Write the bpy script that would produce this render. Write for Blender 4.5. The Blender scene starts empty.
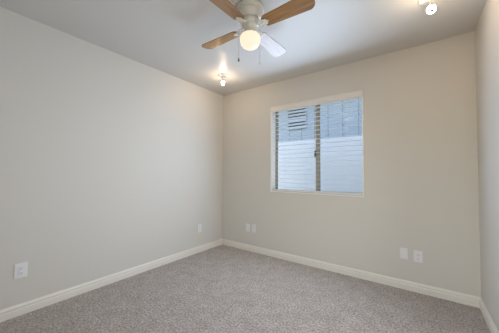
import bpy, bmesh, math, random
from mathutils import Vector, Matrix
random.seed(7)
S = bpy.context.scene
C = S.collection
PI = math.pi

# ------------------------------------------------------------------ camera
cam = bpy.data.cameras.new('camera')
cam.sensor_fit = 'HORIZONTAL'; cam.sensor_width = 36.0
cam.lens = 233.8848 / 499.0 * 36.0
cam.clip_start = 0.02
co = bpy.data.objects.new('camera', cam); C.objects.link(co)
R_ = Vector((0.8081170970890936, 0.5889952698002796, 0.005597280160256658))
U_ = Vector((0.013735345713819746, -0.028343641657747925, 0.999503866053403))
F_ = Vector((-0.5888616965556669, 0.8076392821863441, 0.030995035071904133))
m = Matrix.Identity(4)
for i in range(3):
    m[i][0] = R_[i]; m[i][1] = U_[i]; m[i][2] = -F_[i]
m.translation = Vector((2.6266, -2.8519, 1.1491))
co.matrix_world = m
S.camera = co

# ------------------------------------------------------------------ sky, daylight, exposure
W = bpy.data.worlds.new('sky'); S.world = W; W.use_nodes = True
wn = W.node_tree.nodes; wl = W.node_tree.links
wn.clear()
bg = wn.new('ShaderNodeBackground'); out = wn.new('ShaderNodeOutputWorld'); sky = wn.new('ShaderNodeTexSky')
sky.sky_type = 'NISHITA'; sky.sun_disc = False
sky.sun_elevation = math.radians(50); sky.sun_rotation = math.radians(200); sky.air_density = 1.2; sky.dust_density = 0.6
bg.inputs['Strength'].default_value = 0.48
wl.new(sky.outputs['Color'], bg.inputs['Color']); wl.new(bg.outputs['Background'], out.inputs['Surface'])

def area(name, loc, rot, sx, sy, power, col, spread=180):
    l = bpy.data.lights.new(name, 'AREA'); l.shape = 'RECTANGLE'; l.size = sx; l.size_y = sy
    l.energy = power; l.color = col; l.spread = math.radians(spread)
    o = bpy.data.objects.new(name, l); C.objects.link(o); o.location = loc; o.rotation_euler = rot
    return o
# unseen fill light added behind the camera, in a guessed doorway
WX, H, YF = 3.0402, 2.44, -3.15
area('rear_fill', (2.50, -3.22, 1.04), (PI/2, 0, 0), 0.86, 1.98, 7, (1.0, 0.88, 0.63))
# added area lights either side of the slats, standing in for window daylight
area('window_daylight_fill', (1.52, -0.10, 1.50), (-PI/2+math.radians(7), 0, 0), 1.14, 1.06, 23.5, (0.57, 0.75, 1.0), 180)
area('recess_daylight_fill', (1.52, 0.112, 1.50), (-PI/2, 0, 0), 1.17, 1.12, 1.5, (0.80, 0.90, 1.0))  # added fill that brightens the slats and reveals
area('side_fill', (WX+0.06, -1.35, 1.03), (0, PI/2, 0), 1.98, 0.86, 8.5, (1.0, 1.0, 1.0), 130)  # added fill in an unseen opening, brightens the left wall

S.view_settings.view_transform = 'Standard'; S.view_settings.look = 'None'
S.view_settings.gamma = 1.0; S.view_settings.use_curve_mapping = False
S.view_settings.exposure = 0.0

# ------------------------------------------------------------------ room numbers
WX, H, YF = 3.0402, 2.44, -3.15
WL, WR, WB, WT = 0.926, 2.114, 0.905, 2.095      # window opening
DEP = 0.115                                       # reveal depth to the window frame
TH = 0.18

# ------------------------------------------------------------------ materials
def mat(name, col, rough=0.5, metal=0.0, spec=0.5, noise=None, bump=None, coat=0.0, emis=None, coat_ior=1.5, coat_rough=0.05):
    mt = bpy.data.materials.new(name); mt.use_nodes = True
    nt = mt.node_tree; b = nt.nodes['Principled BSDF']
    b.inputs['Base Color'].default_value = (*col, 1); b.inputs['Roughness'].default_value = rough
    b.inputs['Metallic'].default_value = metal; b.inputs['Specular IOR Level'].default_value = spec
    if coat:
        b.inputs['Coat Weight'].default_value = coat; b.inputs['Coat IOR'].default_value = coat_ior
        b.inputs['Coat Roughness'].default_value = coat_rough
    if emis:
        b.inputs['Emission Color'].default_value = (*emis[0], 1); b.inputs['Emission Strength'].default_value = emis[1]
    if noise:
        sc, c2, det = noise
        tc = nt.nodes.new('ShaderNodeTexCoord'); n = nt.nodes.new('ShaderNodeTexNoise'); r = nt.nodes.new('ShaderNodeMix')
        r.data_type = 'RGBA'
        n.inputs['Scale'].default_value = sc; n.inputs['Detail'].default_value = det
        nt.links.new(tc.outputs['Object'], n.inputs['Vector'])
        nt.links.new(n.outputs['Fac'], r.inputs['Factor'])
        r.inputs['A'].default_value = (*col, 1); r.inputs['B'].default_value = (*c2, 1)
        nt.links.new(r.outputs['Result'], b.inputs['Base Color'])
    if bump:
        sc, st, dist = bump
        tc = nt.nodes.new('ShaderNodeTexCoord'); n = nt.nodes.new('ShaderNodeTexNoise'); bp = nt.nodes.new('ShaderNodeBump')
        n.inputs['Scale'].default_value = sc; n.inputs['Detail'].default_value = 3
        bp.inputs['Strength'].default_value = st; bp.inputs['Distance'].default_value = dist
        nt.links.new(tc.outputs['Object'], n.inputs['Vector']); nt.links.new(n.outputs['Fac'], bp.inputs['Height'])
        nt.links.new(bp.outputs['Normal'], b.inputs['Normal'])
    return mt

M = {}
M['wall'] = mat('wall_paint', (0.70, 0.665, 0.61), 0.55, spec=0.35, bump=(55, 0.10, 0.004))
M['ceil'] = mat('ceiling_paint', (0.66, 0.64, 0.61), 0.40, spec=0.30, bump=(45, 0.06, 0.003))
M['trim'] = mat('trim_paint', (0.85, 0.80, 0.725), 0.35)
M['plate'] = mat('plate_plastic', (0.84, 0.83, 0.83), 0.3)
M['slot'] = mat('slot_dark', (0.05, 0.05, 0.055), 0.6)
M['screw'] = mat('screw_paint', (0.75, 0.74, 0.72), 0.35, metal=0.3)
M['blind'] = mat('blind_white', (0.76, 0.755, 0.74), 0.4)
M['valance'] = mat('valance_white', (0.82, 0.78, 0.72), 0.4)
M['cord'] = mat('blind_cord', (0.80, 0.79, 0.76), 0.8)
M['vinyl'] = mat('window_bead_white', (0.93, 0.92, 0.89), 0.4)
M['alu'] = mat('almond_aluminium', (0.40, 0.375, 0.30), 0.4, metal=0.2)
M['latch'] = mat('latch_black', (0.03, 0.03, 0.03), 0.4)
M['fan'] = mat('fan_cream_enamel', (0.72, 0.70, 0.63), 0.28, coat=0.3)
M['chain'] = mat('chain_brass', (0.55, 0.52, 0.45), 0.35, metal=0.8)
M['pendant'] = mat('pendant_dark', (0.10, 0.08, 0.06), 0.4)
M['pendant_w'] = mat('pendant_white', (0.8, 0.78, 0.75), 0.4)
M['lamp'] = mat('lamp_white_enamel', (0.78, 0.74, 0.68), 0.35)
M['glaregrey'] = mat('glare_spot_grey', (0.35, 0.36, 0.36), 0.4)  # stands in for a dark spot in the lamp glare
M['ground'] = mat('gravel', (0.66, 0.63, 0.58), 0.9, noise=(60, (0.48, 0.45, 0.41), 4), bump=(40, 0.5, 0.02))
M['block'] = mat('painted_block_white', (0.78, 0.79, 0.80), 0.85, bump=(30, 0.2, 0.01))
M['roof'] = mat('eave_paint', (0.62, 0.62, 0.62), 0.7)
M['ventm'] = mat('vent_paint', (0.46, 0.50, 0.53), 0.6)
M['ventd'] = mat('vent_inside', (0.04, 0.045, 0.05), 0.9)

# carpet: mottled cut pile
mt = bpy.data.materials.new('carpet_pile'); mt.use_nodes = True; nt = mt.node_tree; b = nt.nodes['Principled BSDF']
b.inputs['Roughness'].default_value = 0.95; b.inputs['Specular IOR Level'].default_value = 0.1
b.inputs['Sheen Weight'].default_value = 0.15
tc = nt.nodes.new('ShaderNodeTexCoord')
n1 = nt.nodes.new('ShaderNodeTexNoise'); n1.inputs['Scale'].default_value = 62; n1.inputs['Detail'].default_value = 6; n1.inputs['Roughness'].default_value = 0.85
n2 = nt.nodes.new('ShaderNodeTexNoise'); n2.inputs['Scale'].default_value = 9; n2.inputs['Detail'].default_value = 4
cr = nt.nodes.new('ShaderNodeValToRGB')
cr.color_ramp.elements[0].position = 0.36; cr.color_ramp.elements[0].color = (0.165, 0.136, 0.115, 1)
cr.color_ramp.elements[1].position = 0.645; cr.color_ramp.elements[1].color = (0.92, 0.805, 0.72, 1)
mx = nt.nodes.new('ShaderNodeMix'); mx.data_type = 'RGBA'; mx.blend_type = 'MULTIPLY'; mx.inputs['Factor'].default_value = 1.0
cr2 = nt.nodes.new('ShaderNodeValToRGB')
cr2.color_ramp.elements[0].position = 0.3; cr2.color_ramp.elements[0].color = (0.80, 0.79, 0.78, 1)
cr2.color_ramp.elements[1].position = 0.7; cr2.color_ramp.elements[1].color = (1, 1, 1, 1)
bp = nt.nodes.new('ShaderNodeBump'); bp.inputs['Strength'].default_value = 0.8; bp.inputs['Distance'].default_value = 0.012
L = nt.links.new
L(tc.outputs['Object'], n1.inputs['Vector']); L(tc.outputs['Object'], n2.inputs['Vector'])
L(n1.outputs['Fac'], cr.inputs['Fac']); L(n2.outputs['Fac'], cr2.inputs['Fac'])
L(cr.outputs['Color'], mx.inputs['A']); L(cr2.outputs['Color'], mx.inputs['B'])
L(mx.outputs['Result'], b.inputs['Base Color']); L(n1.outputs['Fac'], bp.inputs['Height']); L(bp.outputs['Normal'], b.inputs['Normal'])
M['carpet'] = mt

# oak blade: stretched grain along local X, lacquered
mt = bpy.data.materials.new('oak_blade'); mt.use_nodes = True; nt = mt.node_tree; b = nt.nodes['Principled BSDF']; L = nt.links.new
tc = nt.nodes.new('ShaderNodeTexCoord'); mp = nt.nodes.new('ShaderNodeMapping'); mp.inputs['Scale'].default_value = (5, 70, 30)
n1 = nt.nodes.new('ShaderNodeTexNoise'); n1.inputs['Scale'].default_value = 1.0; n1.inputs['Detail'].default_value = 5
cr = nt.nodes.new('ShaderNodeValToRGB')
cr.color_ramp.elements[0].position = 0.3; cr.color_ramp.elements[0].color = (0.21, 0.088, 0.015, 1)
cr.color_ramp.elements[1].position = 0.72; cr.color_ramp.elements[1].color = (0.43, 0.21, 0.047, 1)
L(tc.outputs['Object'], mp.inputs['Vector']); L(mp.outputs['Vector'], n1.inputs['Vector']); L(n1.outputs['Fac'], cr.inputs['Fac'])
L(cr.outputs['Color'], b.inputs['Base Color'])
b.inputs['Roughness'].default_value = 0.35; b.inputs['Coat Weight'].default_value = 1.0; b.inputs['Coat IOR'].default_value = 1.55; b.inputs['Coat Roughness'].default_value = 0.12
M['oak'] = mt

# siding: blue-grey vertical grooved panels
M['siding'] = mat('siding_blue_grey', (0.40, 0.46, 0.51), 0.7, noise=(6, (0.36, 0.42, 0.47), 3))
# glass: clear sheet with a mirror-like surface reflection
mt = bpy.data.materials.new('window_glass'); mt.use_nodes = True; nt = mt.node_tree; nt.nodes.remove(nt.nodes['Principled BSDF'])
fr = nt.nodes.new('ShaderNodeFresnel'); fr.inputs['IOR'].default_value = 2.0
tr = nt.nodes.new('ShaderNodeBsdfTransparent'); tr.inputs['Color'].default_value = (0.95, 0.97, 0.97, 1)
gl = nt.nodes.new('ShaderNodeBsdfGlossy'); gl.inputs['Roughness'].default_value = 0.02
ms = nt.nodes.new('ShaderNodeMixShader')
ge = nt.nodes.new('ShaderNodeNewGeometry'); fo_ = nt.nodes.new('ShaderNodeMath'); fo_.operation = 'SUBTRACT'; fo_.inputs[0].default_value = 1.0
ml = nt.nodes.new('ShaderNodeMath'); ml.operation = 'MULTIPLY'
nt.links.new(ge.outputs['Backfacing'], fo_.inputs[1]); nt.links.new(fr.outputs['Fac'], ml.inputs[0]); nt.links.new(fo_.outputs[0], ml.inputs[1])
nt.links.new(ml.outputs[0], ms.inputs['Fac']); nt.links.new(tr.outputs['BSDF'], ms.inputs[1]); nt.links.new(gl.outputs['BSDF'], ms.inputs[2])
nt.links.new(ms.outputs['Shader'], nt.nodes['Material Output'].inputs['Surface'])
M['glass'] = mt

def emitter(name, col, strength):
    mt = bpy.data.materials.new(name); mt.use_nodes = True; nt = mt.node_tree; b = nt.nodes['Principled BSDF']
    b.inputs['Base Color'].default_value = (0.10, 0.10, 0.10, 1); b.inputs['Roughness'].default_value = 0.4
    b.inputs['Emission Color'].default_value = (*col, 1); b.inputs['Emission Strength'].default_value = strength
    return mt
M['globe'] = emitter('lit_frosted_globe', (1.0, 0.85, 0.63), 1.0)
M['bulb_big'] = emitter('lit_reflector_bulb', (1.0, 0.76, 0.52), 125.0)
M['bulb'] = emitter('lit_halogen_bulb', (1.0, 0.76, 0.52), 175.0)

# ------------------------------------------------------------------ mesh helpers
def box(bm, x0, x1, y0, y1, z0, z1):
    v = [bm.verts.new((x, y, z)) for x in (x0, x1) for y in (y0, y1) for z in (z0, z1)]
    for f in ((0, 1, 3, 2), (4, 6, 7, 5), (0, 4, 5, 1), (2, 3, 7, 6), (0, 2, 6, 4), (1, 5, 7, 3)):
        bm.faces.new([v[i] for i in f])

def lathe(bm, prof, n=32, mtx=None):
    """profile of (radius, z) spun about z; radius 0 closes the end"""
    rings = []
    for r, z in prof:
        if r < 1e-6:
            rings.append([bm.verts.new((0, 0, z))])
        else:
            rings.append([bm.verts.new((r*math.cos(2*PI*i/n), r*math.sin(2*PI*i/n), z)) for i in range(n)])
    for a, b2 in zip(rings, rings[1:]):
        for i in range(n):
            j = (i+1) % n
            if len(a) == 1 and len(b2) == 1: continue
            if len(a) == 1: bm.faces.new((a[0], b2[i], b2[j]))
            elif len(b2) == 1: bm.faces.new((a[i], b2[0], a[j]))
            else: bm.faces.new((a[i], b2[i], b2[j], a[j]))
    if mtx:
        vs = [v for r in rings for v in r]
        bmesh.ops.transform(bm, matrix=mtx, verts=vs)

def tube(bm, pts, r, n=8, closed=False):
    pts = [Vector(p) for p in pts]; rings = []
    N = len(pts)
    for i, p in enumerate(pts):
        a = pts[(i-1) % N] if closed or i else p; c = pts[(i+1) % N] if closed or i < N-1 else p
        t = (c-a).normalized()
        s = t.orthogonal().normalized() if abs(t.z) > 0.95 else t.cross(Vector((0, 0, 1))).normalized()
        q = t.cross(s)
        rings.append([bm.verts.new(p + r*(math.cos(2*PI*k/n)*s + math.sin(2*PI*k/n)*q)) for k in range(n)])
    for i in range(N if closed else N-1):
        a, c = rings[i], rings[(i+1) % N]
        for k in range(n):
            bm.faces.new((a[k], a[(k+1) % n], c[(k+1) % n], c[k]))
    if not closed:
        bm.faces.new(rings[0][::-1]); bm.faces.new(rings[-1])

def prism(bm, outline, z0, z1):
    a = [bm.verts.new((x, y, z0)) for x, y in outline]; c = [bm.verts.new((x, y, z1)) for x, y in outline]
    n = len(a)
    bm.faces.new(a[::-1]); bm.faces.new(c)
    for i in range(n):
        bm.faces.new((a[i], a[(i+1) % n], c[(i+1) % n], c[i]))

def obj(name, bm, material, parent=None, loc=(0, 0, 0), rot=(0, 0, 0), smooth=False, bevel=0.0, seg=2):
    bmesh.ops.recalc_face_normals(bm, faces=bm.faces[:])
    me = bpy.data.meshes.new(name); bm.to_mesh(me); bm.free()
    me.materials.append(material)
    if smooth:
        me.polygons.foreach_set('use_smooth', [True]*len(me.polygons))
        try: me.set_sharp_from_angle(angle=math.radians(40))
        except Exception: pass
    o = bpy.data.objects.new(name, me); C.objects.link(o); o.location = loc; o.rotation_euler = rot
    if parent: o.parent = parent
    if bevel:
        bv = o.modifiers.new('bevel', 'BEVEL'); bv.width = bevel; bv.segments = seg; bv.limit_method = 'ANGLE'
    return o

def empty(name, loc, rot=(0, 0, 0), label=None, cat=None, group=None, kind=None):
    o = bpy.data.objects.new(name, None); C.objects.link(o); o.location = loc; o.rotation_euler = rot; o.empty_display_size = 0.05
    if label: o['label'] = label
    if cat: o['category'] = cat
    if group: o['group'] = group
    if kind: o['kind'] = kind
    return o

def tag(o, label, cat, group=None, kind=None):
    o['label'] = label; o['category'] = cat
    if group: o['group'] = group
    if kind: o['kind'] = kind
    return o

def struct(name, bm, m_, label=None, cat=None, parent=None, **k):
    o = obj(name, bm, m_, parent, **k)
    if parent is None:
        o['kind'] = 'structure'
        if label: o['label'] = label
        if cat: o['category'] = cat
    return o

# ------------------------------------------------------------------ room shell
bm = bmesh.new(); box(bm, -TH, WX+1.4, YF-TH, TH, -0.12, 0.0)
struct('floor', bm, M['carpet'], 'grey-brown speckled cut-pile carpet over the whole room', 'floor')
bm = bmesh.new(); box(bm, -TH, WX+1.4, YF-TH, TH, H, H+0.15)
struct('ceiling', bm, M['ceil'], 'smooth off-white ceiling holding the fan and spot lamps', 'ceiling')
bm = bmesh.new(); box(bm, -TH, 0, YF-TH, TH, 0, H)
struct('wall_left', bm, M['wall'], 'plain off-white wall on the left of the room', 'wall')
# back wall with the window opening
bm = bmesh.new()
xs = [0, WL, WR, WX]; zs = [0, WB, WT, H]
for i in range(3):
    for j in range(3):
        if i == 1 and j == 1: continue
        f = [bm.verts.new((xs[a], y, zs[c])) for y in (0,) for a, c in ((i, j), (i+1, j), (i+1, j+1), (i, j+1))]
        bm.faces.new(f)
        f = [bm.verts.new((xs[a], TH, zs[c])) for a, c in ((i, j), (i, j+1), (i+1, j+1), (i+1, j))]
        bm.faces.new(f)
for (a, b_) in (((WL, WB), (WL, WT)), ((WL, WT), (WR, WT)), ((WR, WT), (WR, WB)), ((WR, WB), (WL, WB)),
                ((0, 0), (0, H)), ((0, H), (WX, H)), ((WX, H), (WX, 0)), ((WX, 0), (0, 0))):
    bm.faces.new([bm.verts.new((a[0], 0, a[1])), bm.verts.new((b_[0], 0, b_[1])), bm.verts.new((b_[0], TH, b_[1])), bm.verts.new((a[0], TH, a[1]))])
bmesh.ops.remove_doubles(bm, verts=bm.verts[:], dist=1e-5)
struct('wall_back', bm, M['wall'], 'plain beige wall holding the window', 'wall')
SY0, SY1 = -1.80, -0.90  # unseen opening added in the right wall to hold the side fill
bm = bmesh.new(); box(bm, WX, WX+0.12, SY1, TH, 0, H); box(bm, WX, WX+0.12, YF-TH, SY0, 0, H); box(bm, WX, WX+0.12, SY0, SY1, 2.06, H)
struct('wall_right', bm, M['wall'], 'plain pale wall at the right edge of the photo', 'wall')
bm = bmesh.new(); box(bm, WX+1.25, WX+1.4, -2.6, TH, 0, H); box(bm, WX+0.12, WX+1.25, TH-0.1, TH, 0, H); box(bm, WX+0.12, WX+1.25, -2.6, -2.5, 0, H)  # unseen walls added to stop sky light leaking in at the side opening
struct('wall_sky_block', bm, M['wall'], 'unseen walls added to keep sky light out of the side opening', 'wall')
# front wall behind the camera, with a guessed doorway placed for the rear fill
DX0, DX1, DH = 2.05, 2.95, 2.06
bm = bmesh.new(); box(bm, -TH, DX0, YF-0.12, YF, 0, H); box(bm, DX1, WX, YF-0.12, YF, 0, H); box(bm, DX0, DX1, YF-0.12, YF, DH, H)
struct('wall_front', bm, M['wall'], 'plain wall behind the camera, with a guessed doorway', 'wall')

def baseboard(name, a, b_, nrm, label):
    """moulded skirting from a to b, nrm points into the room"""
    prof = [(0, 0), (0.014, 0), (0.014, 0.050), (0.013, 0.053), (0.008, 0.055), (0.008, 0.062), (0.011, 0.064), (0.0115, 0.070), (0.008, 0.078), (0.004, 0.084), (0.0035, 0.090), (0, 0.090)]
    bm = bmesh.new(); A = Vector(a); B = Vector(b_); n = Vector(nrm)
    ra = [bm.verts.new(A + n*p + Vector((0, 0, z))) for p, z in prof]
    rb = [bm.verts.new(B + n*p + Vector((0, 0, z))) for p, z in prof]
    k = len(prof)
    for i in range(k): bm.faces.new((ra[i], ra[(i+1) % k], rb[(i+1) % k], rb[i]))
    bm.faces.new(ra[::-1]); bm.faces.new(rb)
    return struct(name, bm, M['trim'], label, 'baseboard')
baseboard('baseboard_left', (0, YF, 0), (0, 0, 0), (1, 0, 0), 'cream moulded baseboard along the left wall')
baseboard('baseboard_back', (0, 0, 0), (WX, 0, 0), (0, -1, 0), 'cream moulded baseboard under the window wall')
baseboard('baseboard_right', (WX, SY1, 0), (WX, 0, 0), (-1, 0, 0), 'cream moulded baseboard along the right wall')

# white liner: a thin bead round the opening, returning along the reveals to the frame
bm = bmesh.new()
box(bm, WL-0.008, WL+0.004, -0.006, 0.0, WB-0.008, 2.03); box(bm, WR-0.004, WR+0.008, -0.006, 0.0, WB-0.008, 2.03)
box(bm, WL+0.004, WR-0.004, -0.006, 0.0, WB-0.008, WB+0.004)
box(bm, WL, WL+0.004, 0.0, DEP, WB, WT); box(bm, WR-0.004, WR, 0.0, DEP, WB, WT); box(bm, WL+0.004, WR-0.004, 0.0, DEP, WB, WB+0.004)
struct('trim_1', bm, M['vinyl'], 'thin white liner round the sides and foot of the window opening', 'window trim')

# ------------------------------------------------------------------ window
win = empty('window_1', ((WL+WR)/2, DEP, WB), label='two-pane sliding window with almond metal frame', cat='window', kind='structure')
hw = (WR-WL)/2; wh = WT-WB
bm = bmesh.new(); fw = 0.016
box(bm, -hw, -hw+fw, 0, 0.06, 0, wh); box(bm, hw-fw, hw, 0, 0.06, 0, wh)
box(bm, -hw+fw, hw-fw, 0, 0.06, 0, fw); box(bm, -hw+fw, hw-fw, 0, 0.06, wh-fw, wh)
obj('window_frame', bm, M['alu'], win, bevel=0.002)
MX = 1.545 - (WL+WR)/2
def sash(x0, x1, y, st_l, st_r):
    bm = bmesh.new()
    z0, z1 = fw, wh-fw
    box(bm, x0, x0+st_l, y, y+0.022, z0, z1); box(bm, x1-st_r, x1, y, y+0.022, z0, z1)
    box(bm, x0+st_l, x1-st_r, y, y+0.022, z0, z0+0.012); box(bm, x0+st_l, x1-st_r, y, y+0.022, z1-0.012, z1)
    s = obj('sash', bm, M['alu'], win, bevel=0.0015)
    bm = bmesh.new(); box(bm, x0+st_l, x1-st_r, y+0.009, y+0.013, z0+0.012, z1-0.012)
    obj('pane', bm, M['glass'], s)
    return s
s1 = sash(-hw+fw, MX+0.025, 0.006, 0.014, 0.042)
s2 = sash(MX-0.012, hw-fw, 0.030, 0.042, 0.010)
bm = bmesh.new(); box(bm, MX-0.030, MX-0.012, -0.012, 0.006, 0.46, 0.55); box(bm, MX-0.027, MX-0.017, -0.022, -0.010, 0.475, 0.51)
obj('latch', bm, M['latch'], win, bevel=0.003)['label'] = 'small black latch'

# ------------------------------------------------------------------ blind
bl = empty('window_blind', ((WL+WR)/2, 0.0, WT), label='white horizontal slat blind hanging open in the window', cat='window blind')
bw = hw - 0.009
bm = bmesh.new(); box(bm, -bw, bw, 0.012, 0.062, -0.045, -0.002)
obj('headrail', bm, M['blind'], bl, bevel=0.002)
bm = bmesh.new()
prof = [(-0.012, -0.078), (-0.012, -0.070), (-0.009, -0.064), (-0.009, -0.018), (-0.014, -0.010), (-0.014, 0.003), (-0.001, 0.003), (0.002, -0.004), (0.002, -0.078)]
ra = [bm.verts.new((-hw-0.004, y, z)) for y, z in prof]; rb = [bm.verts.new((hw+0.004, y, z)) for y, z in prof]
for i in range(len(prof)): bm.faces.new((ra[i], ra[(i+1) % len(prof)], rb[(i+1) % len(prof)], rb[i]))
bm.faces.new(ra[::-1]); bm.faces.new(rb)
obj('valance', bm, M['valance'], bl)
SW, YC = 0.046, 0.040
def slat_mesh():
    bm = bmesh.new(); n = 6; top = []; bot = []
    for i in range(n+1):
        t = -1 + 2*i/n; y = t*SW/2; z = 0.0012*(1-t*t)
        top.append((y, z+0.0010)); bot.append((y, z-0.0010))
    o_ = top + bot[::-1]
    a = [bm.verts.new((-bw, y, z)) for y, z in o_]; c = [bm.verts.new((bw, y, z)) for y, z in o_]
    for i in range(len(o_)): bm.faces.new((a[i], a[(i+1) % len(o_)], c[(i+1) % len(o_)], c[i]))
    bm.faces.new(a[::-1]); bm.faces.new(c)
    return bm
s0 = None
for k in range(-1, 18):
    z = 1.025 + 0.057*k - WT
    if s0 is None: s0 = obj('slat', slat_mesh(), M['blind'], bl, loc=(0, YC, z), smooth=True); s = s0
    else:
        s = s0.copy(); C.objects.link(s); s.parent = bl; s.location = (0, YC, z)
    s.rotation_euler = (0, 0, 0)
bm = bmesh.new(); box(bm, -bw, bw, YC-0.026, YC+0.026, WB-WT+0.006, WB-WT+0.032)
obj('bottom_rail', bm, M['blind'], bl, bevel=0.004)
for x in (-0.40, 0.02, 0.42):
    for dy in (-0.0275, 0.0275):
        bm = bmesh.new(); tube(bm, [(x, YC+dy, -0.04), (x, YC+dy, WB-WT+0.03)], 0.0011, 6)
        obj('ladder_cord', bm, M['cord'], bl)

# ------------------------------------------------------------------ outside, between the two houses
bm = bmesh.new(); box(bm, -9, 12, TH, 9, -0.25, -0.15)
struct('ground', bm, M['ground'], 'gravel side yard beyond the window', 'ground')
bm = bmesh.new()
box(bm, -7, 9, 1.70, 1.85, -0.15, 1.862)
fo = obj('yard_wall', bm, M['block'], bevel=0.006); tag(fo, 'white painted yard wall just outside the window', 'wall')
nb = empty('neighbouring_house', (0, 2.2, -0.15), label='blue-grey sided house beyond the white yard wall', cat='house')
bm = bmesh.new()
SY = 0.0
x = -7.94; g = 0.010; SP = 0.305
off = 0.122 - SP*26
xx = off
HW = 3.35
vx0, vx1, vz0, vz1 = 0.085, 0.555, 2.20, 2.74
while xx < 9:
    box(bm, xx+g/2, xx+SP-g/2, 0.0, 0.045, 0, HW)
    xx += SP
box(bm, off, xx, 0.04, 0.15, 0, HW)
obj('siding', bm, M['siding'], nb)
bm = bmesh.new(); box(bm, off-0.3, xx+0.3, -0.55, 2.0, HW, HW+0.05); box(bm, off-0.3, xx+0.3, -0.57, -0.55, HW-0.10, HW+0.08)
obj('eave', bm, M['roof'], nb)
bm = bmesh.new(); f_ = 0.014
zb = 0.15
box(bm, vx0, vx0+f_, -0.035, 0.0, vz0+zb, vz1+zb); box(bm, vx1-f_, vx1, -0.035, 0.0, vz0+zb, vz1+zb)
box(bm, vx0+f_, vx1-f_, -0.035, 0.0, vz0+zb, vz0+zb+f_); box(bm, vx0+f_, vx1-f_, -0.035, 0.0, vz1+zb-f_, vz1+zb)
v = obj('vent', bm, M['ventm'], nb)
bm = bmesh.new(); box(bm, vx0+f_, vx1-f_, -0.004, 0.0, vz0+zb+f_, vz1+zb-f_)
obj('backing', bm, M['ventd'], v)
n = 7; stp = (vz1-vz0-2*f_)/n
for i in range(n):
    z0 = vz0+zb+f_+i*stp
    bm = bmesh.new()
    a = [(-0.034, z0+0.004), (-0.030, z0), (-0.004, z0+stp*0.66), (-0.008, z0+stp*0.66+0.004)]
    p = [bm.verts.new((vx0+f_, y, z)) for y, z in a]; q = [bm.verts.new((vx1-f_, y, z)) for y, z in a]
    for j in range(4): bm.faces.new((p[j], p[(j+1) % 4], q[(j+1) % 4], q[j]))
    bm.faces.new(p[::-1]); bm.faces.new(q)
    obj('louvre', bm, M['ventm'], v)

# ------------------------------------------------------------------ wall plates
def plate(loc, rz, kind, label, cat, group, w=0.072, h=0.116):
    """local: x along the wall, -y into the room, z up"""
    t = empty(kind, loc, (0, 0, rz), label, cat, group)
    bm = bmesh.new(); box(bm, -w/2, w/2, -0.006, 0, -h/2, h/2)
    pl = obj('cover_plate', bm, M['plate'], t, bevel=0.003)
    if kind == 'wall_outlet':
        for z in (-0.020, 0.020):
            bm = bmesh.new(); prism(bm, [(0.0165*math.cos(a)*1.0, max(-0.0135, min(0.0135, 0.0175*math.sin(a)))) for a in [2*PI*i/24 for i in range(24)]], 0, 0.003)
            r = obj('receptacle', bm, M['plate'], t, loc=(0, -0.006, z), rot=(PI/2, 0, 0))
            bm = bmesh.new()
            box(bm, -0.0075, -0.0055, -0.004, 0.005, 0.0028, 0.0034); box(bm, 0.0055, 0.0075, -0.003, 0.004, 0.0028, 0.0034)
            prism(bm, [(0.0025*math.cos(a), -0.009+0.0025*math.sin(a)) for a in [2*PI*i/10 for i in range(10)]], 0.0028, 0.0034)
            obj('socket_slots', bm, M['slot'], r)['label'] = 'dark plug slots'
        sc = (0,)
    else:
        sc = (-0.042, 0.042)
    for z in sc:
        bm = bmesh.new(); lathe(bm, [(0, 0), (0.0032, 0), (0.0026, 0.0012), (0, 0.0014)], 10)
        obj('screw', bm, M['screw'], t, loc=(0, -0.006, z), rot=(PI/2, 0, 0))
    return t
G = 'white plates low on the walls'
plate((0, -2.388, 0.357), PI/2, 'wall_outlet', 'white double power outlet on the left wall nearest the camera', 'outlet', G, 0.080, 0.120)
plate((0, -0.487, 0.345), PI/2, 'wall_outlet', 'white outlet on the left wall close to the far corner', 'outlet', G)
plate((0.526, 0, 0.340), 0, 'blank_wall_plate', 'small white plate nearest the far corner on the window wall, left of its pair', 'wall plate', G, 0.068)
plate((0.638, 0, 0.343), 0, 'wall_outlet', 'white outlet on the window wall, right of the pair by the corner', 'outlet', G, 0.066)
plate((2.484, 0, 0.354), 0, 'blank_wall_plate', 'white blank plate right of the window, left of its pair', 'wall plate', G, 0.066, 0.108)
plate((2.601, 0, 0.348), 0, 'wall_outlet', 'white outlet nearest the right wall, below and right of the window', 'outlet', G, 0.074, 0.112)

# ------------------------------------------------------------------ ceiling fan
FX, FY, BZ = 1.576, -1.411, -0.155
fan = empty('ceiling_fan', (FX, FY, H), label='cream ceiling fan with four oak blades and a lit globe', cat='ceiling fan')
bm = bmesh.new(); lathe(bm, [(0, 0), (0.098, 0), (0.106, -0.006), (0.108, -0.030), (0.104, -0.036), (0.100, -0.038), (0.100, -0.046), (0.103, -0.050),
                             (0.102, -0.066), (0.096, -0.080), (0.084, -0.094), (0.072, -0.102), (0, -0.102)], 48)
obj('motor_housing', bm, M['fan'], fan, smooth=True)
bm = bmesh.new(); lathe(bm, [(0, -0.102), (0.060, -0.102), (0.072, -0.108), (0.076, -0.120), (0.072, -0.134), (0.056, -0.140), (0, -0.140)], 40)
obj('flywheel', bm, M['fan'], fan, smooth=True)
bm = bmesh.new(); lathe(bm, [(0, -0.138), (0.050, -0.138), (0.052, -0.150), (0.049, -0.156), (0.049, -0.184), (0.053, -0.190), (0.061, -0.200), (0.061, -0.214), (0.052, -0.217), (0, -0.217)], 40)
obj('switch_housing', bm, M['fan'], fan, smooth=True)
bm = bmesh.new()
gp = [(0.046, -0.212), (0.058, -0.214), (0.070, -0.220), (0.0775, -0.230), (0.080, -0.244), (0.079, -0.262), (0.073, -0.284), (0.061, -0.302), (0.044, -0.314), (0.023, -0.321), (0, -0.322)]
lathe(bm, gp, 48)
obj('globe_shade', bm, M['globe'], fan, smooth=True)['label'] = 'lit frosted glass globe'

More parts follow.
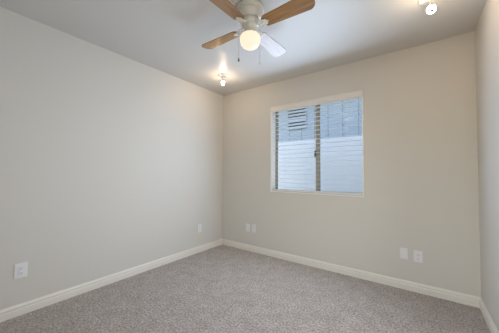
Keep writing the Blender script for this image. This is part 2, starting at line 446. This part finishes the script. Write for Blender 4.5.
R0, R1 = 0.118, 0.510
def blade_outline():
    pts = []
    def hwid(t): return 0.050 + 0.016*t
    # root corners rounded, long edges flaring, tip softly rounded
    n = 10
    for i in range(n+1): pts.append((R0+0.02 + (R1-R0-0.06)*i/n, -hwid(i/n)))
    rt = 0.052
    for i in range(1, 9):
        a = -PI/2 + PI/2*i/9; pts.append((R1-rt+rt*math.cos(a)*1.0, -hwid(1)+rt+rt*math.sin(a)))
    for i in range(0, 9):
        a = PI/2*i/9; pts.append((R1-rt+rt*math.cos(a), hwid(1)-rt+rt*math.sin(a)))
    for i in range(n+1): pts.append((R1-0.04 - (R1-R0-0.06)*i/n, hwid(1-i/n)))
    pts.append((R0, 0.032)); pts.append((R0, -0.032))
    return pts
PITCH = -11
PHI = 0.0
blade_me = iron_me = None
def iron_bm():
    bm = bmesh.new()
    z = -0.006
    # bracket foot under the blade root, open scrollwork back to the hub
    prism(bm, [(0.118, -0.010), (0.130, -0.026), (0.148, -0.024), (0.156, -0.010), (0.168, 0.0), (0.156, 0.010), (0.148, 0.024), (0.130, 0.026), (0.118, 0.010)], z-0.004, z)
    for s in (-1, 1):
        tube(bm, [(0.052, s*0.010, 0.018), (0.064, s*0.018, 0.013), (0.080, s*0.031, 0.004), (0.096, s*0.035, z-0.003), (0.113, s*0.031, z-0.003), (0.134, s*0.023, z-0.003)], 0.0042, 8)
        c = [(0.099+0.011*math.cos(2*PI*i/14), s*0.017+0.010*math.sin(2*PI*i/14), z-0.003) for i in range(14)]
        tube(bm, c, 0.0032, 6, closed=True)
    tube(bm, [(0.050, 0, 0.020), (0.074, 0, 0.011), (0.094, 0, z-0.003), (0.125, 0, z-0.003)], 0.0048, 8)
    for x, y in ((0.138, 0.014), (0.138, -0.014), (0.155, 0)):
        lathe(bm, [(0, z-0.0075), (0.004, z-0.0065), (0.005, z-0.004), (0, z-0.004)], 10, Matrix.Translation((x, y, 0)))
    return bm
for k in range(4):
    a = math.radians(PHI + 90*k)
    if blade_me is None:
        bm = bmesh.new(); prism(bm, blade_outline(), -0.003, 0.003)
        bo = obj('blade', bm, M['oak'], fan, bevel=0.0015); blade_me = bo
        io = obj('blade_iron', iron_bm(), M['fan'], bo, smooth=True); iron_me = io
    else:
        bo = blade_me.copy(); C.objects.link(bo); bo.parent = fan
        io = iron_me.copy(); C.objects.link(io); io.parent = bo
    bo.location = (0, 0, BZ)
    bo.rotation_mode = 'XYZ'
    bo.rotation_euler = (Matrix.Rotation(a, 3, 'Z') @ Matrix.Rotation(math.radians(PITCH), 3, 'X')).to_euler()
def chain(dx, z_end, pend):
    d = Vector((0.808, 0.589, 0))*dx
    bm = bmesh.new()
    st = d.normalized()*0.050
    tube(bm, [(st.x, st.y, -0.168), (st.x*1.5, st.y*1.5, -0.169), (d.x*0.97, d.y*0.97, -0.176), (d.x, d.y, -0.19), (d.x, d.y, z_end)], 0.0012, 6)
    c = obj('pull_chain', bm, M['chain'], fan)
    bm = bmesh.new(); lathe(bm, [(0, 0), (0.003, -0.001), (0.0045, -0.008), (0.007, -0.020), (0.006, -0.028), (0, -0.031)], 12)
    obj('pull_knob', bm, pend, c, loc=(d.x, d.y, z_end), smooth=True)
chain(-0.088, -0.395, M['pendant'])
chain(0.075, -0.420, M['pendant_w'])

# ------------------------------------------------------------------ spot lamps on the ceiling
def spot(loc, aim, label, drop, hr, bulb_mat, tip=False):
    t = empty('ceiling_spotlight', loc, label=label, cat='spotlight', group='small lit spotlights on the ceiling')
    bm = bmesh.new(); lathe(bm, [(0, 0), (0.066, 0), (0.068, -0.004), (0.064, -0.012), (0.030, -0.018), (0.012, -0.020), (0, -0.020)], 32)
    obj('canopy', bm, M['lamp'], t, smooth=True)
    ax = Vector(aim).normalized()
    top = Vector((0, 0, -drop))
    bm = bmesh.new(); tube(bm, [(0, 0, -0.018), (0, 0, -drop*0.6), (0, 0, -drop)], 0.006, 10)
    obj('stem', bm, M['lamp'], t, smooth=True)
    q = Vector((0, 0, -1)).rotation_difference(ax).to_matrix().to_4x4()
    mt_ = Matrix.Translation(top) @ q
    bm = bmesh.new(); lathe(bm, [(0, 0.010), (0.010, 0.009), (0.014, 0.0), (0.015, -0.018), (0.022, -0.032), (0.0215, -0.034), (0.012, -0.024), (0, -0.022)], 24, mt_)
    h = obj('lamp_holder', bm, M['lamp'], t, smooth=True)
    bm = bmesh.new(); lathe(bm, [(0, -0.022), (0.012, -0.024), (hr*0.72, -0.034), (hr, -0.052), (hr*0.94, -0.066), (hr*0.6, -0.078), (0, -0.082)], 28, mt_)
    bu = obj('bulb', bm, bulb_mat, t, smooth=True); bu['label'] = 'glowing bulb'
    if tip:
        bm = bmesh.new(); lathe(bm, [(0, -0.078), (0.011, -0.079), (0.012, -0.085), (0.008, -0.090), (0, -0.091)], 16, mt_)  # added piece at the bulb tip, copies a dark spot in its glare
        obj('glare_spot', bm, M['glaregrey'], bu, smooth=True)['label'] = 'grey spot added for a dark mark in the lamp glare'
    return t
spot((0.545, -0.600, H), (0.0, 0.0, -1), 'small lit spotlight on the ceiling by the far corner', 0.045, 0.019, M['bulb'])
spot((2.700, -0.740, H), (0.12, -0.60, -0.66), 'small lit spotlight on the ceiling nearest the right wall', 0.074, 0.027, M['bulb_big'], True)
